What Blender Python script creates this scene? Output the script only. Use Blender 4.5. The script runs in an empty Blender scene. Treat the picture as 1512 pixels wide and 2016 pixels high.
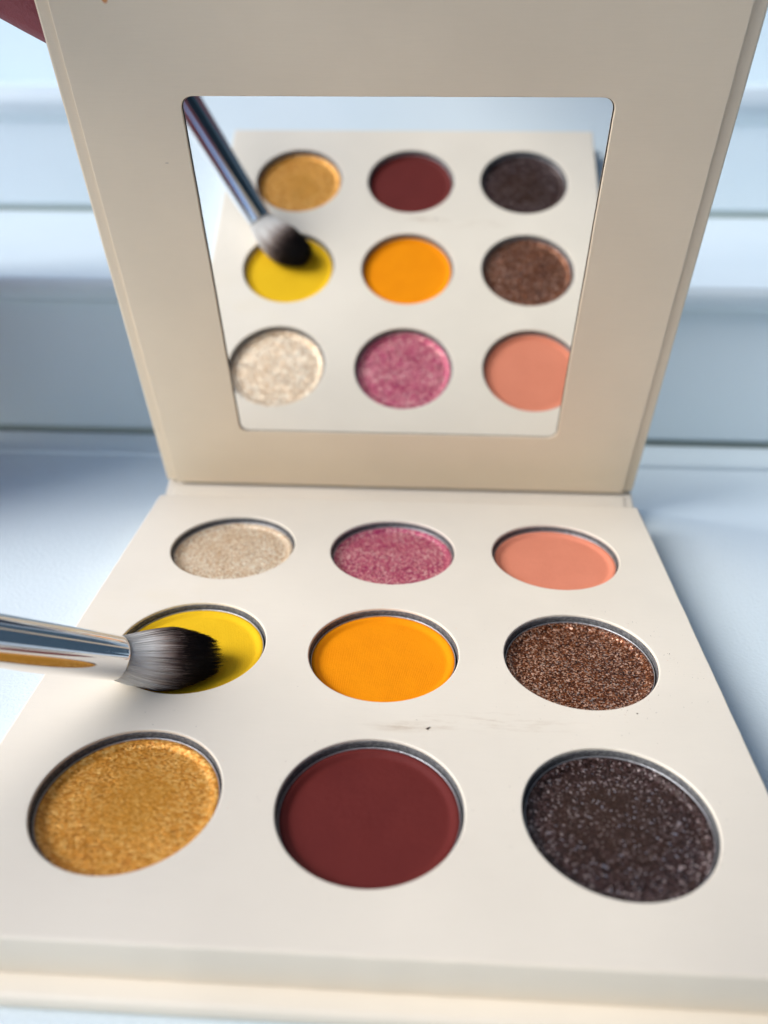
import bpy, bmesh, math, random
from mathutils import Vector, Matrix, noise
from mathutils.geometry import tessellate_polygon
random.seed(7)
scene = bpy.context.scene
C = scene.collection
S = 0.034            # one pan pitch of the palette = 34 mm; shapes below are written in pitches
TZ = -0.272          # height of the tabletop

# ------------------------------------------------------------------ camera
cam_d = bpy.data.cameras.new('camera')
cam = bpy.data.objects.new('camera', cam_d); C.objects.link(cam)
R = Matrix(((0.9984840682, -0.0275461421, 0.0476526556),
            (0.0550111307, 0.4706765215, -0.8805892275),
            (0.0018277498, 0.8818757407, 0.4714783525)))
cam.matrix_world = Matrix.Translation(Vector((0.1844, -3.4069, 2.6344)) * S) @ R.to_4x4()
cam_d.sensor_fit = 'HORIZONTAL'; cam_d.sensor_width = 36.0
cam_d.lens = 36.0 * 1629.74 / 1512.0
cam_d.clip_start = 0.005; cam_d.clip_end = 100.0
cam_d.dof.use_dof = True
cam_d.dof.focus_distance = 4.15 * S
cam_d.dof.aperture_fstop = 15
scene.camera = cam

# ------------------------------------------------------------------ light
SUN = Vector((-0.77, -0.27, 0.75)).normalized()
w = bpy.data.worlds.new('World'); scene.world = w; w.use_nodes = True
nt = w.node_tree; bg = nt.nodes['Background']
sky = nt.nodes.new('ShaderNodeTexSky'); sky.sky_type = 'NISHITA'; sky.sun_disc = False
sky.sun_elevation = math.asin(SUN.z); sky.sun_rotation = math.atan2(SUN.x, SUN.y)
sky.air_density = 1.0; sky.dust_density = 0.6; sky.ozone_density = 1.0
nt.links.new(sky.outputs[0], bg.inputs[0]); bg.inputs[1].default_value = 0.15
sl = bpy.data.lights.new('sun', 'SUN'); so = bpy.data.objects.new('sun', sl); C.objects.link(so)
sl.energy = 1.75; sl.angle = math.radians(34); sl.color = (1.0, 0.985, 0.965)
so.rotation_euler = SUN.to_track_quat('Z', 'Y').to_euler()
scene.view_settings.view_transform = 'Standard'; scene.view_settings.look = 'None'
scene.view_settings.exposure = 0.90; scene.view_settings.gamma = 1.0
scene.cycles.max_bounces = 10; scene.cycles.glossy_bounces = 6

# ------------------------------------------------------------------ materials
class NT:
    def __init__(s, name):
        s.m = bpy.data.materials.new(name); s.m.use_nodes = True
        s.t = s.m.node_tree; s.b = s.t.nodes['Principled BSDF']
    def n(s, kind, **kw):
        x = s.t.nodes.new(kind)
        for k, v in kw.items():
            if k.startswith('i_'): x.inputs[k[2:].replace('_', ' ')].default_value = v
            else: setattr(x, k, v)
        return x
    def l(s, a, b): s.t.links.new(a, b)
    def put(s, sock, v):
        if hasattr(v, 'is_output'): s.l(v, sock)
        else: sock.default_value = v
    def math(s, op, a, b=0.0, c=None, clamp=False):
        x = s.n('ShaderNodeMath', operation=op, use_clamp=clamp); s.put(x.inputs[0], a); s.put(x.inputs[1], b)
        if c is not None: s.put(x.inputs[2], c)
        return x.outputs[0]
    def vmath(s, op, a, b=(0, 0, 0)):
        x = s.n('ShaderNodeVectorMath', operation=op); s.put(x.inputs[0], a); s.put(x.inputs[1], b)
        return x
    def coord(s):                       # object coordinates in pitches
        tc = s.n('ShaderNodeTexCoord'); mp = s.n('ShaderNodeMapping'); k = 1 / S
        mp.inputs['Scale'].default_value = (k, k, k); s.l(tc.outputs['Object'], mp.inputs[0]); return mp.outputs[0]
    def scaled(s, co, v, off=(0, 0, 0)):
        mp = s.n('ShaderNodeMapping'); mp.inputs['Scale'].default_value = v; mp.inputs['Location'].default_value = off
        s.l(co, mp.inputs[0]); return mp.outputs[0]
    def noise(s, co, scale, detail=3, rough=0.5):
        x = s.n('ShaderNodeTexNoise'); s.l(co, x.inputs['Vector'])
        x.inputs['Scale'].default_value = scale; x.inputs['Detail'].default_value = detail; x.inputs['Roughness'].default_value = rough
        return x.outputs['Fac']
    def ramp(s, fac, stops):
        x = s.n('ShaderNodeValToRGB'); s.l(fac, x.inputs[0]); e = x.color_ramp.elements
        while len(e) < len(stops): e.new(0.5)
        for el, (p, c) in zip(e, stops):
            el.position = p; el.color = (*c, 1) if len(c) == 3 else c
        return x.outputs[0]
    def mix(s, fac, a, b, mode='MIX'):
        x = s.n('ShaderNodeMix', data_type='RGBA', blend_type=mode)
        s.put(x.inputs[0], fac)
        for sock, v in ((x.inputs[6], a), (x.inputs[7], b)):
            s.put(sock, (*v, 1) if isinstance(v, tuple) and len(v) == 3 else v)
        return x.outputs[2]
    def rng(s, v, a, b, c=0.0, d=1.0):
        x = s.n('ShaderNodeMapRange'); s.l(v, x.inputs[0])
        for i, q in enumerate((a, b, c, d)): x.inputs[i + 1].default_value = q
        return x.outputs[0]
    def bump(s, h, dist, strength=1.0, normal=None):
        x = s.n('ShaderNodeBump'); s.l(h, x.inputs['Height']); x.inputs['Distance'].default_value = dist * S
        x.inputs['Strength'].default_value = strength
        if normal: s.l(normal, x.inputs['Normal'])
        return x.outputs[0]
    def fin(s, color=None, rough=None, metal=None, normal=None, spec=None, **kw):
        B = s.b.inputs
        if color is not None: s.put(B['Base Color'], (*color, 1) if isinstance(color, tuple) else color)
        if rough is not None: s.put(B['Roughness'], rough)
        if metal is not None: s.put(B['Metallic'], metal)
        if spec is not None: s.put(B['Specular IOR Level'], spec)
        if normal is not None: s.l(normal, B['Normal'])
        for k, v in kw.items(): s.put(B[k.replace('_', ' ')], v)
        return s.m

CREAM = (0.86, 0.77, 0.63); LID_BOUNCE_LIT = (0.90, 0.735, 0.53)  # second tone: same cream paper with the lid's warm bounced light mixed in
def paper(name, marks=False, base=CREAM):
    t = NT(name); co = t.coord()
    big = t.noise(co, 1.3, 4); fine = t.noise(t.scaled(co, (6, 160, 60)), 1.0, 3, 0.6); grit = t.noise(co, 170, 2)
    col = t.mix(t.rng(big, 0.35, 0.65), tuple(c * 0.965 for c in base), tuple(min(1, c * 1.02) for c in base))
    col = t.mix(t.rng(fine, 0.4, 0.62, 0, 0.10), col, tuple(c * 0.86 for c in base))
    rough = t.rng(big, 0.3, 0.7, 0.40, 0.52)
    if marks:
        def blob(cx, cy, rx, ry, lo=0.2):
            v = t.scaled(co, (1 / rx, 1 / ry, 0.0), (-cx / rx, -cy / ry, 0))
            d = t.vmath('LENGTH', v).outputs['Value']
            return t.rng(d, lo, 1.0, 1.0, 0.0)
        streak = t.noise(t.scaled(co, (6, 34, 1)), 1.0, 5, 0.7)
        sm = t.math('MULTIPLY', blob(0.13, -0.55, 0.22, 0.04), t.rng(streak, 0.40, 0.62))
        sm2 = t.math('MULTIPLY', blob(0.5, -0.50, 0.50, 0.09), t.rng(streak, 0.50, 0.72))
        sm3 = t.math('MULTIPLY', blob(1.0, -0.36, 0.5, 0.16), t.rng(t.noise(t.scaled(co, (30, 55, 1), (3, 1, 0)), 1.0, 4, 0.7), 0.62, 0.78, 0, 0.6))
        sm4 = t.math('MULTIPLY', blob(1.47, -0.02, 0.15, 0.16), t.rng(t.noise(t.scaled(co, (16, 22, 1), (5, 8, 0)), 1.0, 5, 0.8), 0.60, 0.66, 0, 0.5))
        tot = t.math('ADD', t.math('ADD', sm, sm2), t.math('ADD', sm3, sm4), clamp=True)
        col = t.mix(t.math('MULTIPLY', tot, 0.45), col, (0.42, 0.27, 0.14))
        # a dusting of yellow pigment near the yellow pan, and warm prints elsewhere
        y = t.math('MULTIPLY', blob(-1.35, 0.35, 0.6, 0.5, 0.0), t.rng(t.noise(co, 4, 4), 0.45, 0.7))
        col = t.mix(t.math('MULTIPLY', y, 0.08), col, (0.75, 0.55, 0.12))
    if name.startswith('beige'):        # small dab of orange pigment and two dark fibres on the lid paper
        for cx, cy, rx, ry, cc in ((-1.375, 3.175, 0.020, 0.030, (0.72, 0.25, 0.04)), (-1.236, 2.40, 0.012, 0.0025, (0.45, 0.34, 0.24))):
            v = t.scaled(co, (1 / rx, 1 / ry, 0.0), (-cx / rx, -cy / ry, 0))
            col = t.mix(t.rng(t.vmath('LENGTH', v).outputs['Value'], 0.6, 1.0, 0.9, 0.0), col, cc)
    return t.fin(col, rough, 0.0, t.bump(t.math('ADD', t.math('MULTIPLY', fine, 0.6), grit), 0.0012, 0.5), 0.42)

M = {}
M['paper'] = paper('cream_paper'); M['deck'] = paper('cream_paper_with_smears', True); M['lidpaper'] = paper('beige_bounce_lit_paper', False, LID_BOUNCE_LIT)
def board_core():
    t = NT('grey_board_core'); co = t.coord()
    n = t.noise(t.scaled(co, (60, 60, 130)), 1.0, 4, 0.7)
    return t.fin(t.ramp(n, [(0.3, (0.06, 0.06, 0.063)), (0.5, (0.15, 0.147, 0.145)), (0.75, (0.34, 0.33, 0.31))]), 0.9, 0, t.bump(n, 0.008, 0.7), 0.2)
M['core'] = board_core()
def metal(name, col, rough, b=0.0):
    t = NT(name); co = t.coord(); n = t.noise(co, 40, 3)
    return t.fin(col, t.rng(n, 0.3, 0.7, rough, rough + 0.06), 1.0, t.bump(n, b) if b else None)
M['tin'] = metal('tinplate', (0.62, 0.61, 0.61), 0.48, 0.004)
M['chrome'] = metal('polished_ferrule_metal', (0.86, 0.86, 0.87), 0.05)
M['mirror'] = NT('mirror_glass').fin((0.93, 0.945, 0.94), 0.0, 1.0)

def matte(name, col, dark, dots=1.0, rough=0.85, spec=0.12, seed=0):
    t = NT(name); co = t.coord()
    big = t.noise(t.scaled(co, (1, 1, 1), (seed, seed * 2, 0)), 5, 5, 0.55); fine = t.noise(co, 130, 3, 0.6)
    rot = t.n('ShaderNodeMapping'); rot.inputs['Rotation'].default_value = (0, 0, 0.6); t.l(co, rot.inputs[0])
    sep = t.n('ShaderNodeSeparateXYZ'); t.l(rot.outputs[0], sep.inputs[0])
    k = 2 * math.pi / 0.0125
    sx = t.math('SINE', t.math('MULTIPLY', sep.outputs[0], k)); sy = t.math('SINE', t.math('MULTIPLY', sep.outputs[1], k))
    weave = t.math('MULTIPLY', sx, sy)
    lenr = t.vmath('LENGTH', t.scaled(co, (1, 1, 0))).outputs['Value']
    wmask = t.math('MULTIPLY', t.rng(lenr, 0.315, 0.335, 1.0, 0.0), t.rng(big, 0.40, 0.55, 0.35, 1.0))
    weave = t.math('MULTIPLY', weave, wmask)
    c = t.mix(t.rng(big, 0.35, 0.7, 0.0, 0.45), col, dark)
    c = t.mix(t.rng(fine, 0.55, 0.8, 0, 0.35), c, tuple(x * 0.75 for x in dark))
    c = t.mix(t.math('MULTIPLY', t.rng(weave, 0.0, -1.0), 0.06 * dots), c, tuple(x * 0.6 for x in dark))
    spk = t.noise(t.scaled(co, (1, 1, 1), (seed, 3, 1)), 210, 2, 0.5)
    c = t.mix(t.rng(spk, 0.62, 0.72, 0, 0.30), c, tuple(x * 0.45 for x in dark))
    c = t.mix(t.rng(spk, 0.36, 0.28, 0, 0.25), c, tuple(min(1, x * 1.25 + 0.01) for x in col))
    dent = t.noise(t.scaled(co, (1, 1, 1), (seed * 5, 0, 0)), 14, 4, 0.65)
    h = t.math('ADD', t.math('ADD', t.math('MULTIPLY', weave, 0.3 * dots), fine), t.math('MULTIPLY', dent, 1.6))
    return t.fin(c, rough, 0.0, t.bump(h, 0.0022, 0.8), spec)

def shimmer(name, stops, cell, tilt, metallic, rough, worn=None, seed=0, stretch=(1, 1, 1), spec=0.5, spark=0.0, bumps=0.004):
    t = NT(name); co0 = t.coord(); co = t.scaled(co0, stretch, (seed, -seed, 0))
    v = t.n('ShaderNodeTexVoronoi'); t.l(co, v.inputs['Vector']); v.inputs['Scale'].default_value = 1 / cell
    v2 = t.n('ShaderNodeTexVoronoi'); t.l(co, v2.inputs['Vector']); v2.inputs['Scale'].default_value = 0.47 / cell
    big = t.noise(co, 6, 4); med = t.noise(co, 62, 3, 0.6)
    s1 = t.n('ShaderNodeSeparateColor'); t.l(v.outputs['Color'], s1.inputs[0])
    fac = t.math('ADD', t.math('MULTIPLY', s1.outputs[2], 0.65), t.math('MULTIPLY', med, 0.35))
    fac = t.math('ADD', fac, t.math('MULTIPLY', t.math('SUBTRACT', big, 0.5), 0.25), clamp=True)
    col = t.ramp(fac, stops)
    n0 = t.n('ShaderNodeNewGeometry').outputs['Normal']
    r = t.vmath('SUBTRACT', v.outputs['Color'], (0.5, 0.5, 0.5)).outputs[0]
    r2 = t.vmath('SUBTRACT', v2.outputs['Color'], (0.5, 0.5, 0.5)).outputs[0]
    r = t.vmath('ADD', r, t.vmath('MULTIPLY', r2, (0.5, 0.5, 0.5)).outputs[0]).outputs[0]
    amt = tilt
    if worn:
        wc, wx, wy, wr = worn
        d = t.vmath('LENGTH', t.scaled(co0, (1 / wr, 1.15 / wr, 0), (-wx / wr, -wy * 1.15 / wr, 0))).outputs['Value']
        d = t.math('ADD', d, t.math('MULTIPLY', t.math('SUBTRACT', t.noise(co0, 9, 4), 0.5), 1.1))
        wmask = t.rng(d, 0.35, 1.0, 1.0, 0.0)
        col = t.mix(t.math('MULTIPLY', wmask, 0.55), col, wc)
        amt = t.rng(wmask, 0, 1, tilt, tilt * 0.35)
    sc = t.n('ShaderNodeVectorMath', operation='SCALE'); t.l(r, sc.inputs[0]); t.put(sc.inputs['Scale'], amt)
    bm_ = t.bump(t.math('ADD', med, t.noise(co, 90, 2)), bumps, 1.0)
    nn = t.vmath('NORMALIZE', t.vmath('ADD', bm_, sc.outputs[0]).outputs[0]).outputs[0]
    met = metallic
    if spark:
        k = t.rng(s1.outputs[0], 1 - spark, 1 - spark * 0.6)
        met = t.math('MAXIMUM', k, metallic)
        col = t.mix(t.math('MULTIPLY', k, 0.8), col, stops[-1][1])
    return t.fin(col, rough, met, nn, spec)

M['yellow'] = matte('matte_yellow_powder', (0.88, 0.53, 0.014), (0.82, 0.46, 0.010), 1.0, seed=1)
M['orange'] = matte('matte_orange_powder', (0.97, 0.31, 0.002), (0.90, 0.26, 0.001), 1.0, seed=2)
M['peach'] = matte('matte_peach_powder', (0.80, 0.275, 0.165), (0.74, 0.24, 0.14), 0.8, seed=3)
M['maroon'] = matte('matte_maroon_powder', (0.148, 0.019, 0.015), (0.120, 0.014, 0.012), 0.15, 0.7, 0.22, seed=4)
M['champagne'] = shimmer('champagne_shimmer', [(0.2, (0.58, 0.37, 0.21)), (0.5, (0.80, 0.58, 0.36)), (0.85, (1.0, 0.92, 0.74))], 0.0095, 0.34, 0.35, 0.36, seed=3)
M['pink'] = shimmer('pink_shimmer', [(0.2, (0.36, 0.016, 0.085)), (0.48, (0.54, 0.055, 0.145)), (0.68, (0.74, 0.25, 0.26)), (0.9, (1.0, 0.72, 0.62))], 0.0095, 0.34, 0.35, 0.36, seed=5)
M['bronze'] = shimmer('bronze_glitter', [(0.2, (0.045, 0.010, 0.003)), (0.48, (0.15, 0.038, 0.010)), (0.68, (0.34, 0.115, 0.042)), (0.86, (1.0, 0.64, 0.46))], 0.0078, 0.55, 0.55, 0.32, seed=7, spark=0.12, spec=0.4, bumps=0.002)
M['gold'] = shimmer('gold_shimmer', [(0.15, (0.50, 0.17, 0.010)), (0.5, (0.80, 0.33, 0.035)), (0.9, (1.0, 0.60, 0.17))], 0.0105, 0.20, 0.36, 0.42, worn=((0.66, 0.275, 0.018), 0.02, 0.02, 0.24), seed=9, stretch=(0.75, 1.2, 1), bumps=0.004)
M['plum'] = shimmer('plum_glitter', [(0.2, (0.016, 0.008, 0.007)), (0.5, (0.040, 0.020, 0.016)), (0.74, (0.090, 0.052, 0.050)), (0.92, (0.66, 0.54, 0.50))], 0.0088, 0.42, 0.18, 0.38, worn=((0.048, 0.023, 0.012), 0.02, 0.05, 0.36), seed=11, spark=0.04, spec=0.22, bumps=0.002)

def white_plastic():
    t = NT('white_textured_plastic'); co = t.coord()
    n = t.noise(co, 48, 3, 0.6); big = t.noise(co, 0.5, 3)
    c = t.mix(t.rng(big, 0.35, 0.65), (0.70, 0.79, 0.815), (0.74, 0.82, 0.84))
    return t.fin(c, 0.34, 0, t.bump(n, 0.008, 0.6), 0.5)
M['plastic'] = white_plastic()
M['sealant'] = NT('grey_green_joint').fin((0.42, 0.47, 0.42), 0.8, 0)

# ------------------------------------------------------------------ mesh helpers
WORLD = {}
def put(name, verts, faces, mat, parent=None, mw=None, smooth=None, mats=None, fmat=None):
    me = bpy.data.meshes.new(name); me.from_pydata([tuple(c * S for c in v) for v in verts], [], faces)
    if isinstance(smooth, (list, tuple)): me.polygons.foreach_set('use_smooth', list(smooth))
    elif smooth: me.polygons.foreach_set('use_smooth', [True] * len(me.polygons))
    me.materials.append(mat)
    for m_ in (mats or []): me.materials.append(m_)
    if fmat: me.polygons.foreach_set('material_index', fmat)
    me.update()
    o = bpy.data.objects.new(name, me); C.objects.link(o); place(o, parent, mw or Matrix.Identity(4)); return o
def place(o, parent, mw):               # mw in pitches
    m = mw.copy(); m.translation = m.translation * S; WORLD[o.name] = m
    if parent: o.parent = parent; o.matrix_basis = WORLD[parent.name].inverted() @ m
    else: o.matrix_basis = m
def thing(name, label, cat, mw, group=None):
    o = bpy.data.objects.new(name, None); C.objects.link(o); o.empty_display_size = 0.01
    place(o, None, mw); o['label'] = label; o['category'] = cat
    if group: o['group'] = group
    return o
def T(x, y, z): return Matrix.Translation((x, y, z))
def rrect(x0, x1, y0, y1, r, seg=6):
    p = []
    for cx, cy, a0 in ((x1 - r, y1 - r, 0), (x0 + r, y1 - r, 90), (x0 + r, y0 + r, 180), (x1 - r, y0 + r, 270)):
        for k in range(seg + 1):
            a = math.radians(a0 + 90 * k / seg); p.append((cx + r * math.cos(a), cy + r * math.sin(a)))
    return p
def circ(cx, cy, r, n=128): return [(cx + r * math.cos(2 * math.pi * k / n), cy + r * math.sin(2 * math.pi * k / n)) for k in range(n)]
def subdiv(loop, step=0.12, wob=0.0):            # extra points on long straights, keeps triangles sane
    out = []
    for i, a in enumerate(loop):
        b = loop[(i + 1) % len(loop)]; d = math.dist(a, b); k = max(1, int(d / step))
        out += [(a[0] + (b[0] - a[0]) * j / k, a[1] + (b[1] - a[1]) * j / k) for j in range(k)]
    if wob:
        out = [(x + wob * noise.noise(Vector((x * 6, y * 6, 1))) + wob * .6 * noise.noise(Vector((x * 23, y * 23, 4))), y + wob * noise.noise(Vector((x * 6, y * 6, 9))) + wob * .6 * noise.noise(Vector((x * 23, y * 23, 7)))) for x, y in out]
    return out
def plate(outer, holes, z0, z1, b, bh=None, bb=None, seg=5):
    """slab with holes; rounded top edge b (outer) / bh (holes), bottom edge bb"""
    bh = b if bh is None else bh; bb = min(b, 0.004) if bb is None else bb
    V, F, SM = [], [], []
    tops, bots = [], []
    for li, loop in enumerate([outer] + holes):
        n = len(loop); ar = sum(loop[i][0] * loop[(i + 1) % n][1] - loop[(i + 1) % n][0] * loop[i][1] for i in range(n))
        if (ar > 0) != (li == 0): loop = loop[::-1]      # outer ccw, holes cw: material lies on the left
        nor = []
        for i in range(n):
            a, c = loop[i - 1], loop[(i + 1) % n]; d = (c[0] - a[0], c[1] - a[1]); L = math.hypot(*d) or 1
            nor.append((-d[1] / L, d[0] / L))
        rb = b if li == 0 else bh
        prof = [(rb * (1 - math.sin(math.pi / 2 * k / seg)), z1 - rb * (1 - math.cos(math.pi / 2 * k / seg))) for k in range(seg + 1)]
        prof += [(bb * (1 - math.cos(math.pi / 2 * k / 3)), z0 + bb * (1 - math.sin(math.pi / 2 * k / 3))) for k in range(4)]
        base = len(V)
        for off, z in prof: V += [(p[0] + q[0] * off, p[1] + q[1] * off, z) for p, q in zip(loop, nor)]
        for k in range(len(prof) - 1):
            for i in range(n):
                j = (i + 1) % n; a = base + k * n
                F.append((a + i, a + n + i, a + n + j, a + j)); SM.append(True)
        tops.append(list(range(base, base + n))); q = base + (len(prof) - 1) * n; bots.append(list(range(q, q + n)))
    for rings, up in ((tops, True), (bots, False)):
        flat = [i for r_ in rings for i in r_]
        tr = tessellate_polygon([[Vector((V[i][0], V[i][1], 0)) for i in r_] for r_ in rings])
        for t3 in tr:
            f = [flat[i] for i in t3]; a, b_, c = (V[i] for i in f)
            s_ = (b_[0] - a[0]) * (c[1] - a[1]) - (b_[1] - a[1]) * (c[0] - a[0])
            if abs(s_) < 1e-12: continue
            F.append(tuple(f) if (s_ > 0) == up else tuple(f[::-1])); SM.append(False)
    return V, F, SM
def lathe(prof, n=128, close=False):
    V, F = [], []; rings = []
    for r, z in prof:
        if r < 1e-9: rings.append([len(V)]); V.append((0, 0, z))
        else:
            rings.append(list(range(len(V), len(V) + n))); V += [(r * math.cos(2 * math.pi * k / n), r * math.sin(2 * math.pi * k / n), z) for k in range(n)]
    pr = list(zip(rings, rings[1:])) + ([(rings[-1], rings[0])] if close else [])
    for A, B in pr:
        for i in range(n):
            j = (i + 1) % n
            if len(A) == 1: F.append((A[0], B[i], B[j]))
            elif len(B) == 1: F.append((A[i], B[0], A[j]))
            else: F.append((A[i], B[i], B[j], A[j]))
    return V, F
def sweep_x(prof, x0, x1, nx=2):         # closed profile in (y, z), extruded along x
    n = len(prof); V = []; F = []
    for k in range(nx):
        x = x0 + (x1 - x0) * k / (nx - 1); V += [(x, y, z) for y, z in prof]
    for k in range(nx - 1):
        for i in range(n):
            j = (i + 1) % n; F.append((k * n + i, k * n + j, (k + 1) * n + j, (k + 1) * n + i))
    F.append(tuple(range(n))[::-1]); F.append(tuple(range((nx - 1) * n, nx * n)))
    return V, F
def fixn(o):
    bm = bmesh.new(); bm.from_mesh(o.data); bmesh.ops.recalc_face_normals(bm, faces=bm.faces); bm.to_mesh(o.data); bm.free(); return o

# ------------------------------------------------------------------ setting: tabletop and white steps behind
def rounded_box_yz(y0, y1, z0, z1, r, seg=8):
    return rrect(y0, y1, z0, z1, r, seg)
tb = put('tabletop', *plate(rrect(-34, 13, -2.85, 3.36, 0.05), [], TZ - 1.0, TZ, 0.03)[:2], M['plastic']); tb['kind'] = 'structure'
def concrete():
    t = NT('grey_concrete'); co = t.coord(); n = t.noise(co, 0.3, 6, 0.6)
    return t.fin(t.mix(n, (0.26, 0.27, 0.27), (0.36, 0.36, 0.35)), 0.85, 0, t.bump(n, 0.05, 0.5))
gr = put('ground', [(-900, -900, -24), (900, -900, -24), (900, 900, -24), (-900, 900, -24)], [(0, 1, 2, 3)], concrete()); gr['kind'] = 'structure'
st = thing('white_steps', 'blurred white stepped ledges rising behind the open palette', 'steps', T(0, 3.36, TZ))
YA = 3.36; H1 = 1.13; YB = 6.80; H2 = 2.46; YC = 10.3; H3 = 3.85
def ledge(name, y0, y1, z0, z1, r, m='plastic'):
    pr = rounded_box_yz(y0, y1, z0, z1, r); V, F = sweep_x(pr, -34, 13, 2)
    o = put(name, V, F, M[m], st, smooth=True); fixn(o)
    md = o.modifiers.new('w', 'WEIGHTED_NORMAL'); md.keep_sharp = True
    return o
ledge('joint', YA + 0.03, YA + 0.3, TZ - 0.5, TZ + 0.10, 0.01, 'sealant')
ledge('lip', YA - 0.45, YA - 0.02, TZ - 0.4, TZ + 0.028, 0.028)
ledge('riser', YA, YA + 0.5, TZ + 0.05, H1 - 0.13, 0.04)
ledge('tread', YA - 0.12, YB + 0.2, H1 - 0.20, H1, 0.09)
ledge('joint', YB + 0.04, YB + 0.3, H1 - 0.1, H1 + 0.12, 0.01, 'sealant')
ledge('riser', YB, YB + 0.5, H1 + 0.06, H2 - 0.2, 0.04)
ledge('tread', YB - 0.06, YC + 0.2, H2 - 0.42, H2, 0.20)
ledge('riser', YC, YC + 0.6, H2 - 0.1, H3 + 3.0, 0.04)

# ------------------------------------------------------------------ palette
XL, XR, YF, YBk = -1.666, 1.644, -1.6626, 1.683
LL, LR = -1.7257, 1.6933
pal = thing('eyeshadow_palette', 'open square cream cardboard eyeshadow palette with mirror in its raised lid and nine round pans', 'makeup palette', T(0, 0, TZ))
I = Matrix.Identity(4)
V, F, SM = plate(subdiv(rrect(LL, LR, -1.748, 1.72, 0.02), 0.2), [], TZ + 0.004, -0.196, 0.022, bb=0.022)
put('base_board', V, F, M['paper'], pal, I, SM)
cells = [(i, j * 1.0146) for j in (1, 0, -1) for i in (-1, 0, 1)]
V, F, SM = plate(subdiv(rrect(XL, XR, YF, YBk, 0.012), 0.06, 0.0025), [circ(x, y, 0.3841) for x, y in cells], -0.195, 0.0, 0.012, bh=0.0075)
tray = put('tray', V, F, M['deck'], pal, I, SM)
V, F = lathe([(0.3838, -0.013), (0.3800, -0.0155), (0.3795, -0.024), (0.3795, -0.190), (0.3838, -0.190)], close=True)
for x, y in cells: fixn(put('well_wall', V, F, M['core'], tray, T(x, y, 0), True))
# spine: sloping strip from the back of the base up to the hinge of the lid
ang = math.atan2(0.150, 0.33); L = math.hypot(0.150, 0.33)
sp_m = T(0, 1.712, -0.247) @ Matrix.Rotation(ang, 4, 'X')
V, F, SM = plate(subdiv(rrect(LL, LR, 0, L + 0.085, 0.02), 0.2), [], -0.028, 0.0, 0.012)
spine = put('spine', V, F, M['paper'], pal, sp_m, SM)
V, F, SM = plate(subdiv(rrect(-1.662, 1.628, 0.01, L - 0.012, 0.006), 0.2), [], 0.0005, 0.012, 0.005)
put('spine_lining', V, F, M['paper'], spine, sp_m, SM)
# lid
up = Vector((0.0004, -0.3054, 0.9522)).normalized(); xx = Vector((1, 0.0013, 0)).normalized(); nn = xx.cross(up).normalized()
lid_m = Matrix((xx, up, nn)).transposed().to_4x4(); lid_m.translation = Vector((0, 2.0483, -0.0893))
V, F, SM = plate(subdiv(rrect(LL, LR, 0.026, 3.47, 0.02), 0.2), [], -0.085, -0.004, 0.016, bb=0.016)
lid = put('lid', V, F, M['lidpaper'], pal, lid_m, SM)
win = rrect(-1.1035, 1.0765, 0.534, 2.739, 0.062, 8)
V, F, SM = plate(subdiv(rrect(-1.649, 1.617, 0.030, 3.40, 0.006), 0.05, 0.0016), [subdiv(win, 0.03, 0.0016)], -0.0030, 0.0150, 0.004, bh=0.006)
put('lid_lining', V, F, M['lidpaper'], lid, lid_m, SM)
V, F, SM = plate(rrect(-1.106, 1.079, 0.531, 2.742, 0.06, 8), [], -0.0039, -0.0032, 0.0001, bb=0.0001)
put('mirror_gap_shade', V, F, NT('dark_gap_shade').fin((0.03, 0.03, 0.035), 0.6, 0), lid, lid_m, [False] * len(F))  # added dark sheet, paints shade into the gap around the mirror
V, F, SM = plate(subdiv(rrect(-1.0965, 1.0695, 0.541, 2.737, 0.056, 8), 0.03, 0.001), [], -0.0030, 0.0040, 0.0012, bb=0.0001, seg=2)
put('mirror', V, F, M['mirror'], lid, lid_m, [False] * len(F))

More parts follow.
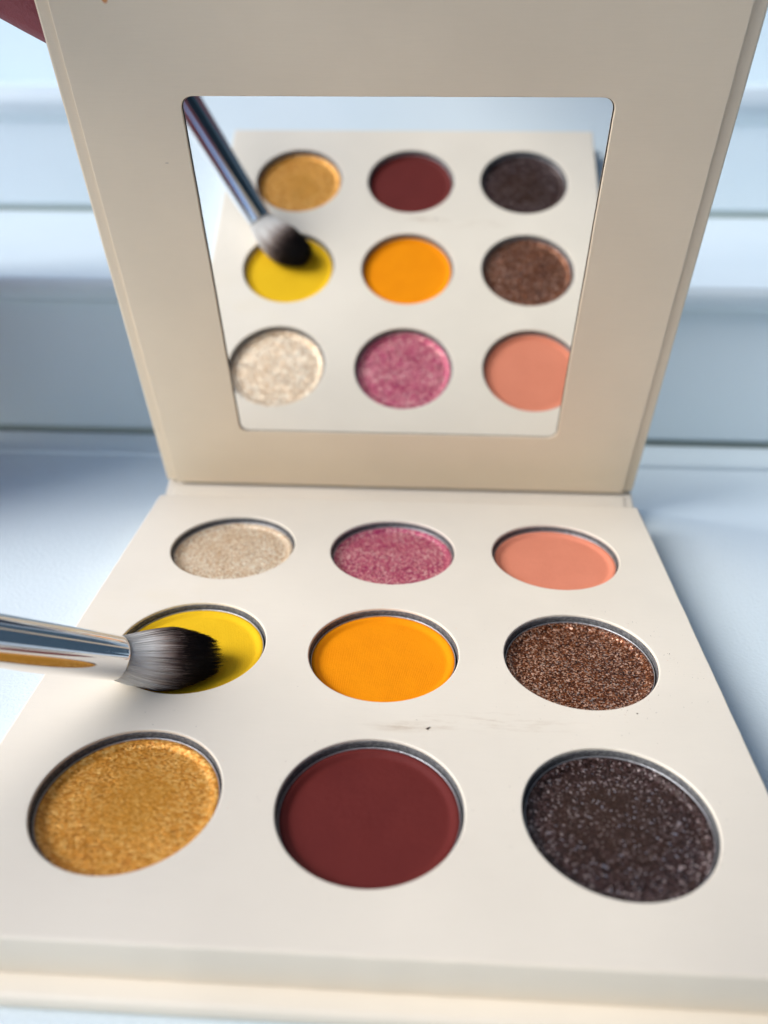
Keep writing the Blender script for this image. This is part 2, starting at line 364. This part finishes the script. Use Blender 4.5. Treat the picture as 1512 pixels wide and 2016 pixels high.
# pans with pressed powder
kinds = ['champagne', 'pink', 'peach', 'yellow', 'orange', 'bronze', 'gold', 'maroon', 'plum']
plabel = {'champagne': 'shimmery champagne beige powder', 'pink': 'shimmery raspberry pink powder', 'peach': 'matte peach powder',
          'yellow': 'matte bright yellow powder', 'orange': 'matte bright orange powder', 'bronze': 'glittery bronze brown powder',
          'gold': 'shimmery golden ochre powder', 'maroon': 'matte maroon powder', 'plum': 'dark glittery plum brown powder'}
panprof = [(0.0, -0.188), (0.366, -0.188), (0.3725, -0.182), (0.3735, -0.052), (0.3725, -0.0475), (0.3700, -0.0475), (0.3690, -0.051), (0.3685, -0.15), (0.0, -0.15)]
for (x, y), k in zip(cells, kinds):
    dx, dy = random.uniform(-.003, .003), random.uniform(-.004, .001)
    V, F = lathe(panprof)
    pan = fixn(put('eyeshadow_pan', V, F, M['tin'], pal, T(x + dx, y + dy, 0.009), True))
    pan['label'] = 'round tin pan holding ' + plabel[k]
    # dished powder cake: raised rim, sloping shoulder, nearly flat floor with slight unevenness
    rr = [(0.3686, -0.075), (0.3684, -0.0545), (0.3650, -0.0515), (0.3560, -0.0520), (0.3480, -0.0550), (0.3400, -0.0610), (0.3320, -0.0665), (0.3240, -0.0685)]
    rr += [(0.3240 * (1 - i / 26), -0.0685) for i in range(1, 26)] + [(0.0, -0.0685)]
    V, F = lathe(rr, 144)
    sd = kinds.index(k) * 7.3; rough = {'gold': 0.0022, 'champagne': 0.0008, 'pink': 0.0008, 'bronze': 0.0006, 'plum': 0.0012}.get(k, 0.0010)
    V2 = []
    for vx, vy, vz in V:
        r = math.hypot(vx, vy)
        if r < 0.366:
            vz += rough * noise.noise(Vector((vx * 9 + sd, vy * 9, sd))) + rough * 0.5 * noise.noise(Vector((vx * 40 + sd, vy * 40, sd)))
            vz += 0.004 * noise.noise(Vector((vx * 3, vy * 3, sd))) * max(0, 1 - r / 0.36)
        V2.append((vx, vy, vz))
    fixn(put('powder', V2, F, M[k], pan, T(x + dx, y + dy, 0.009), True))

# ------------------------------------------------------------------ brush
FE = Vector((-1.2534, -0.3468, 0.1740)); D = Vector((-0.5354, -0.6053, 0.5891)).normalized()
zb = D; xb = zb.cross(Vector((0, 0, 1))).normalized(); yb = zb.cross(xb)
br_m = Matrix((xb, yb, zb)).transposed().to_4x4(); br_m.translation = FE
br = thing('makeup_brush', 'fluffy makeup brush with silver ferrule and black tipped white bristles pressed into the yellow powder', 'makeup brush', br_m)
fp = [(0.094, 0.03), (0.100, 0.0), (0.1045, -0.003), (0.1068, 0.001), (0.1072, 0.01)]
fp += [(0.1072 + 0.0225 * (i / 12), 0.01 + 1.45 * i / 12) for i in range(1, 13)] + [(0.1270, 1.48), (0.118, 1.485), (0.118, 1.45)]
V, F = lathe(fp, 96); fixn(put('ferrule', V, F, M['chrome'], br, br_m, True))
th = NT('white_lacquer'); th.fin((0.78, 0.77, 0.75), 0.2, 0, None, 0.5, Coat_Weight=0.5)
hp = [(0.0, 1.44), (0.124, 1.44), (0.1265, 1.475), (0.132, 1.60), (0.145, 2.1), (0.150, 2.7), (0.135, 3.5), (0.10, 4.4), (0.075, 5.0), (0.05, 5.12), (0.0, 5.14)]
V, F = lathe(hp, 64); fixn(put('handle', V, F, th.m, br, br_m, True))
# hair: ends fan out of the ferrule and round over into a dome; t runs 0 (root) .. 1 (tip)
HL = 0.47
def hairmat():
    t = NT('duo_fibre_hair'); a = t.n('ShaderNodeAttribute', attribute_name='along'); b = t.n('ShaderNodeAttribute', attribute_name='shade')
    co = t.coord(); x = t.math('ADD', a.outputs['Fac'], t.math('MULTIPLY', t.math('SUBTRACT', b.outputs['Fac'], 0.5), 0.30))
    col = t.ramp(x, [(0.0, (0.92, 0.90, 0.85)), (0.28, (0.90, 0.86, 0.80)), (0.46, (0.42, 0.32, 0.27)), (0.58, (0.075, 0.042, 0.034)), (0.70, (0.010, 0.006, 0.006)), (1.0, (0.006, 0.004, 0.005))])
    t.fin(col, 0.5, 0, None, 0.3)
    tr = t.n('ShaderNodeBsdfTranslucent'); t.l(col, tr.inputs[0]); mx = t.n('ShaderNodeMixShader'); mx.inputs[0].default_value = 0.08
    out = t.t.nodes['Material Output']; t.l(t.b.outputs[0], mx.inputs[1]); t.l(tr.outputs[0], mx.inputs[2]); t.l(mx.outputs[0], out.inputs[0])
    return t.m
M['hair'] = hairmat()
def dome_r(t): # outline radius of the tuft at height fraction t
    if t < 0.62: return 0.100 + 0.064 * math.sin(t / 0.62 * math.pi / 2)
    q = (t - 0.62) / 0.38; return 0.164 * math.sqrt(max(0.0, 1 - q ** 2.2))
def hair_path(rho, th_, tip):           # rho 0..1 radial slot, straight-ish fan
    pts = []
    for s in (-0.02, 0.12, 0.3, 0.5, 0.68, 0.82, 0.92, 1.0):
        t = s * tip; r = rho * (0.099 + 0.067 * math.sin(min(1, max(0, t) / 0.72) * math.pi / 2))
        pts.append((t, r, th_))
    return pts
V, F, AL, SH = [], [], [], []
def add_hair(pts, rad, shade, n=3):
    base = len(V)
    for i, (p, t, rr_) in enumerate(pts):
        for k in range(n):
            a = 2 * math.pi * k / n; V.append((p[0] + rr_ * rad * math.cos(a), p[1] + rr_ * rad * math.sin(a), p[2])); AL.append(t); SH.append(shade)
    for i in range(len(pts) - 1):
        for k in range(n):
            j = (k + 1) % n; a = base + i * n; F.append((a + k, a + j, a + n + j, a + n + k))
# the tuft bends where it is pressed into the pan: cross-sections follow a curve, nothing sinks into powder or deck
B0 = FE; B1 = FE + D * -0.24; B2 = FE + Vector((0.435, 0.25, -0.172))
def press(x, y, t):
    t0 = max(t, 0.0); p = B0 * (1 - t0) ** 2 + B1 * 2 * t0 * (1 - t0) + B2 * t0 ** 2
    d = ((B1 - B0) * (1 - t0) + (B2 - B1) * t0).normalized()
    if t < 0: p = B0 - D * (t * HL)
    ax = (xb - d * xb.dot(d)).normalized(); ay = d.cross(ax) * (1 if d.cross(ax).dot(yb) > 0 else -1)
    p = p + ax * x + ay * y
    inside = math.hypot(p.x + 1, p.y) < 0.372
    lo = -0.055 if inside else 0.004
    soft = 0.05
    if p.z < lo + soft: p.z = lo + soft * math.exp(min(0, (p.z - lo - soft)) / soft)
    return tuple(br_inv @ p)
br_inv = br_m.inverted()
for h in range(6500):
    u = random.random(); rho = math.sqrt(0.25 + 0.75 * u) if h % 5 else math.sqrt(u); a = random.uniform(0, 2 * math.pi)
    tip = 1 - 0.40 * rho ** 3.2 + random.gauss(0, 0.014); wob = random.gauss(0, 0.05); clump = 0.03 * math.sin(a * 17 + 3 * math.sin(a * 5))
    pts = []
    for t, r, th_ in hair_path(min(1.0, rho), a, tip):
        q = r + (clump * 0.1 + wob * 0.05) * max(0, t); ang_ = th_ + wob * max(0, t) * 0.6 + clump * t
        # curve in near the top of the dome
        p = press(q * math.cos(ang_), q * math.sin(ang_), t); pts.append((p, max(0, t), 1 - 0.75 * max(0, t / tip) ** 3))
    add_hair(pts, 0.00165, random.random())
for sa, sl_, off in ((1.2, 0.62, 0.012), (1.5, 0.70, 0.008), (0.8, 0.55, 0.014), (2.0, 0.66, 0.010), (1.0, 0.75, 0.006)):   # loose pale hairs
    pts = []
    for i in range(10):
        t = 0.1 + sl_ * i / 9; r = 0.105 + 0.052 * math.sin(min(1, t / 0.72) * math.pi / 2) + off * math.sin(i / 9 * math.pi); aa = sa + 0.25 * (i / 9) ** 2 * math.sin(sa * 9)
        pts.append((press(r * math.cos(aa), r * math.sin(aa), t), 0.15, 1 - 0.6 * i / 9))
    add_hair(pts, 0.0011, 0.2)
hair = put('bristles', V, F, M['hair'], br, br_m, True)
hair['kind'] = 'stuff'
for nm, arr in (('along', AL), ('shade', SH)):
    at = hair.data.attributes.new(nm, 'FLOAT', 'POINT'); at.data.foreach_set('value', arr)
core = [(0.0, 0.02)] + [(dome_r(t) * 0.962, -HL * t) for t in (0.0, 0.1, 0.2, 0.3, 0.4, 0.5, 0.6)] + [(0.148 * math.sqrt(1 - q * q), -HL * (0.6 + 0.33 * q)) for q in (0.25, 0.5, 0.7, 0.85, 0.95)] + [(0.0, -HL * 0.93)]
V, F = lathe(core, 48); TT = [max(0, -v[2] / HL) for v in V]; V = [press(v[0], v[1], -v[2] / HL) for v in V]; ck = fixn(put('bristle_core', V, F, M['hair'], br, br_m, True))
at = ck.data.attributes.new('along', 'FLOAT', 'POINT'); at.data.foreach_set('value', TT)
at = ck.data.attributes.new('shade', 'FLOAT', 'POINT'); at.data.foreach_set('value', [0.55] * len(V))

# ------------------------------------------------------------------ hand holding the lid
def skinmat():
    t = NT('skin'); co = t.coord(); n = t.noise(co, 2.2, 4); f = t.noise(t.scaled(co, (1, 1, 1)), 26, 4, 0.65)
    c = t.ramp(n, [(0.3, (0.27, 0.060, 0.070)), (0.7, (0.36, 0.10, 0.10))])
    return t.fin(c, 0.5, 0, t.bump(f, 0.02, 0.6), 0.4, Subsurface_Weight=0.15, Subsurface_Radius=(0.003, 0.0012, 0.0008), Subsurface_Scale=0.4)
M['skin'] = skinmat()
def LP(s, h, o): return lid_m @ Vector((s, h, o))
def skin_body(name, chains, mat, parent=None, levels=2):
    bm = bmesh.new(); lay = bm.verts.layers.skin.verify(); vm = {}
    def vert(key, co, r):
        v = bm.verts.new(Vector(co) * S); v[lay].radius = (r * S, r * S); vm[key] = v; return v
    first = True
    for ch in chains:
        prev = vm.get(ch[0]) if isinstance(ch[0], str) else None
        for it in (ch[1:] if prev is not None else ch):
            key, co, r = it; v = vert(key, co, r)
            if first: v[lay].use_root = True; first = False
            if prev is not None: bm.edges.new((prev, v))
            prev = v
    me = bpy.data.meshes.new(name); bm.to_mesh(me); bm.free()
    o = bpy.data.objects.new(name, me); C.objects.link(o)
    m = o.modifiers.new('skin', 'SKIN'); m.use_smooth_shade = True
    m = o.modifiers.new('sub', 'SUBSURF'); m.levels = levels; m.render_levels = levels
    bpy.context.view_layer.update()
    dg = bpy.context.evaluated_depsgraph_get(); me2 = bpy.data.meshes.new_from_object(o.evaluated_get(dg)); o.modifiers.clear(); o.data = me2
    me2.materials.clear(); me2.materials.append(mat); me2.polygons.foreach_set('use_smooth', [True] * len(me2.polygons)); place(o, parent, I)
    return o
fr = 0.215
def P3(s, h, o): return tuple(LP(s, h, o))
def W3(x, y, z): return (x, y, z)
chains = [[('wrist', W3(-4.75, 2.05, 3.4), 0.88), ('heel', P3(-4.9, 5.2, -0.9), 0.68), ('palm', P3(-4.2, 4.9, -0.85), 0.56)],
          ['palm', ('k1', P3(-3.55, 4.20, -0.62), 0.30), ('a1', P3(-2.75, 3.72, -0.42), 0.265), ('b1', P3(-1.98, 3.215, -0.34), 0.245), ('c1', P3(-1.36, 2.84, -0.31), 0.20)],
          ['palm', ('k2', P3(-3.35, 4.72, -0.72), 0.31), ('a2', P3(-2.40, 4.22, -0.52), 0.25), ('b2', P3(-1.60, 3.68, -0.35), 0.225), ('c2', P3(-0.95, 3.22, -0.30), 0.19)],
          ['palm', ('k3', P3(-3.35, 5.25, -0.78), 0.31), ('a3', P3(-2.20, 4.80, -0.66), 0.24), ('b3', P3(-1.42, 4.26, -0.44), 0.21), ('c3', P3(-0.85, 3.78, -0.33), 0.175)],
          ['palm', ('k4', P3(-3.45, 5.75, -0.85), 0.27), ('a4', P3(-2.60, 5.50, -0.80), 0.21), ('b4', P3(-2.00, 5.00, -0.62), 0.185), ('c4', P3(-1.55, 4.55, -0.50), 0.15)],
          ['heel', ('t0', P3(-4.1, 4.6, -0.20), 0.40), ('t1', P3(-3.2, 4.30, 0.25), 0.29), ('t2', P3(-2.3, 3.88, 0.36), 0.25), ('t3', P3(-1.72, 3.60, 0.27), 0.21)],
          ['wrist', ('fa0', W3(-4.45, 2.2, 2.4), 1.05), ('fa1', W3(-4.9, 2.0, 1.25), 1.2), ('fa2', W3(-7.5, 1.4, 1.1), 1.30), ('fa3', W3(-13.0, 0.4, 1.3), 1.40)]]
hand = skin_body('hand', chains, M['skin'])
hand['label'] = 'dark pinkish finger of a hand gripping the upper left edge of the lid'; hand['category'] = 'hand'

# ------------------------------------------------------------------ crumbs of powder on the deck
dk = NT('dark_powder_crumb').fin((0.05, 0.025, 0.015), 0.8, 0)
V, F = [], []
def crumb(x, y, r, z=0.0, el=1.0, a=0.0):
    b = len(V); pts = [(1, 0, .2), (-.6, .7, .3), (-.5, -.8, .2), (.1, .1, 1.0), (0, 0, -.1)]
    for px, py, pz in pts:
        px *= el * random.uniform(.7, 1.2); py *= random.uniform(.7, 1.2)
        V.append((x + r * (px * math.cos(a) - py * math.sin(a)), y + r * (px * math.sin(a) + py * math.cos(a)), z + r * pz * 0.7))
    for f in ((0, 1, 3), (1, 2, 3), (2, 0, 3), (1, 0, 4), (2, 1, 4), (0, 2, 4)): F.append(tuple(b + i for i in f))
random.seed(21)
for x, y, s in ((1.20, -0.40, .0050), (1.24, -0.43, .003), (1.29, -0.39, .003), (1.16, -0.38, .0025), (1.05, -.385, .0026), (1.46, 0.06, .004), (1.40, .21, .0028), (1.33, .33, .003), (1.20, .42, .0025),
                (-1.08, -.52, .003), (-1.02, -.60, .0025), (-0.95, -.50, .0022), (0.18, -.50, .0022), (-0.40, -0.30, .002), (1.55, -.30, .0022), (1.1, -.55, .0026), (-0.82, -.60, .002)):
    crumb(x, y, s, 0.0004, 1.3, random.uniform(0, 3))
for _ in range(70):
    a = random.uniform(0, 6.28); r = abs(random.gauss(0, .16)) + .41
    x, y = 1 + r * math.cos(a), r * math.sin(a)
    if x < XR - .03: crumb(x, y, random.uniform(.0008, .0018), 0.0003, 1.2, a)
for _ in range(50):
    x, y = random.uniform(XL + .05, XR - .05), random.uniform(YF + .05, YBk - .05)
    if min(math.hypot(x - cx, y - cy) for cx, cy in cells) > .40: crumb(x, y, random.uniform(.0007, .0014), 0.0003, 1.3, x * 9)
cr = put('powder_crumbs', V, F, dk); cr['kind'] = 'stuff'; cr['label'] = 'tiny dark crumbs of powder scattered on the cream deck'; cr['category'] = 'crumbs'
for kind, (cx, cy), cnt in (('yellow', cells[3], 26), ('orange', cells[4], 16), ('maroon', cells[7], 18), ('gold', cells[6], 14), ('bronze', cells[5], 40), ('peach', cells[2], 10), ('plum', cells[8], 22)):
    V, F = [], []
    for _ in range(cnt):
        a = random.uniform(0, 6.28); r = 0.392 + abs(random.gauss(0, .05)); crumb(cx + r * math.cos(a), cy + r * math.sin(a), random.uniform(.0008, .0026), 0.0003, 1.2, a)
    o = put('powder_dust', V, F, M[kind]); o['kind'] = 'stuff'
    o['label'] = 'fine ' + kind + ' specks spilled on the deck around the ' + kind + ' pan'; o['category'] = 'powder dust'
V, F = [], []; crumb(0, 0, 0.008, 0, 2.2, 0.7)
fl = put('powder_fleck', V, F, dk, None, T(0.233, -0.5526, 0.001)); fl['label'] = 'single dark fleck on the deck above the maroon pan'; fl['category'] = 'fleck'

# ------------------------------------------------------------------ the phone that takes the picture (mirrored in the ferrule)
cu, cr_, cb = Vector(R.col[1]), Vector(R.col[0]), Vector(R.col[2])
ph_m = R.to_4x4(); ph_m.translation = Vector((0.1844, -3.4069, 2.6344)) + cb * 0.30 + cu * 1.85 + cr_ * -0.55
ph = thing('smartphone', 'dark blue phone held above the palette, seen only as a dark stripe in the ferrule', 'phone', ph_m)
pm = NT('dark_blue_glass').fin((0.012, 0.03, 0.055), 0.25, 0, None, 0.5)
V, F, SM = plate(rrect(-1.1, 1.1, -2.35, 2.35, 0.25, 8), [], -0.24 - 0.02, -0.0, 0.06, bb=0.05)
ph_r = ph_m @ Matrix.Rotation(math.pi, 4, 'Y')
put('body', V, F, pm, ph, ph_r, SM)
V, F = lathe([(0.0, 0.0), (0.14, 0.0), (0.15, 0.02), (0.15, 0.06), (0.12, 0.065), (0.11, 0.05), (0.0, 0.045)], 48)
for lx, ly in ((0.75, -1.25), (0.75, -0.8)):
    fixn(put('lens', V, F, pm, ph, ph_r @ T(lx, ly, 0.0), True))

# ------------------------------------------------------------------ the photographer standing at the table edge behind the phone
def cloth():
    t = NT('dark_teal_knit'); co = t.coord(); n = t.noise(co, 9, 4, 0.6)
    return t.fin(t.mix(n, (0.008, 0.022, 0.042), (0.014, 0.034, 0.06)), 0.85, 0, t.bump(n, 0.05, 0.6))
knit = cloth()
body = [[('pelvis', (1.5, -14.6, -9.0), 4.2), ('waist', (1.5, -14.2, -4.5), 3.7), ('chest', (1.4, -13.4, 1.0), 4.3), ('collar', (1.3, -12.9, 5.0), 2.9), ('neck', (1.3, -12.6, 7.2), 1.5)],
        ['collar', ('shr', (5.6, -13.0, 4.6), 1.9), ('elr', (4.0, -10.0, -2.6), 1.45), ('wrr', (1.3, -6.3, -0.5), 1.05)],
        ['pelvis', ('lr1', (3.9, -14.8, -15.0), 2.5), ('lr2', (4.0, -14.8, -23.6), 1.6)],
        ['pelvis', ('ll1', (-0.9, -14.8, -15.0), 2.5), ('ll2', (-1.0, -14.8, -23.6), 1.6)],
        ['collar', ('shl', (-2.9, -13.0, 4.6), 1.9), ('ell', (-8.0, -9.5, 3.6), 1.3), ('wrl', (-10.6, -4.0, 3.8), 0.95)]]
pers = skin_body('person', body, knit)
pers['label'] = 'photographer in dark teal knit behind the phone, seen only in the ferrule'; pers['category'] = 'person'
head = [[('hn', (1.3, -12.5, 7.4), 1.35), ('hj', (1.3, -12.1, 9.2), 1.9), ('hc', (1.3, -12.4, 11.0), 2.35), ('ht', (1.3, -12.6, 12.6), 1.7)]]
skin_body('head', head, M['skin'], pers)

ph_hand = [[('w', (1.1, -5.6, 0.0), 0.80), ('p', (0.5, -4.6, 1.15), 1.0)],
           ['p', ('i1', (1.0, -4.5, 2.2), 0.36), ('i2', (0.95, -3.95, 2.75), 0.28), ('i3', (0.9, -3.75, 3.2), 0.22)],
           ['p', ('m1', (0.5, -4.6, 2.4), 0.36), ('m2', (0.3, -4.6, 3.1), 0.28), ('m3', (0.1, -4.7, 3.7), 0.22)],
           ['p', ('r1', (-0.1, -4.6, 2.2), 0.34), ('r2', (-0.4, -4.5, 2.9), 0.27), ('r3', (-0.6, -4.6, 3.4), 0.21)],
           ['p', ('q1', (-0.5, -4.6, 1.8), 0.30), ('q2', (-0.95, -4.3, 2.3), 0.24), ('q3', (-1.15, -4.2, 2.8), 0.18)],
           ['p', ('t1', (1.5, -4.6, 1.9), 0.38), ('t2', (1.55, -4.2, 2.7), 0.29), ('t3', (1.35, -4.1, 3.3), 0.24)]]
skin_body('phone_hand', ph_hand, M['skin'], pers)

# ------------------------------------------------------------------ dark porch ceiling high above, mirrored as the dark band of the ferrule
pt = NT('dark_teal_boards'); pc = pt.coord(); pt.fin(pt.mix(pt.noise(pt.scaled(pc, (0.02, 1, 1)), 0.4, 4), (0.008, 0.026, 0.045), (0.016, 0.045, 0.07)), 0.6, 0)
V, F, SM = plate(rrect(-10, 40, -60, 40, 0.5), [], 58, 60, 0.3)
roof = put('porch_ceiling', V, F, pt.m, None, I, SM); roof['kind'] = 'structure'

V, F, SM = plate(rrect(36.2, 40, -60, 40, 0.1), [], -24, 57.9, 0.05)
hw = put('house_wall', V, F, pt.m, None, I, SM); hw['label'] = 'dark teal house wall off to the right, seen only in the ferrule'; hw['category'] = 'wall'
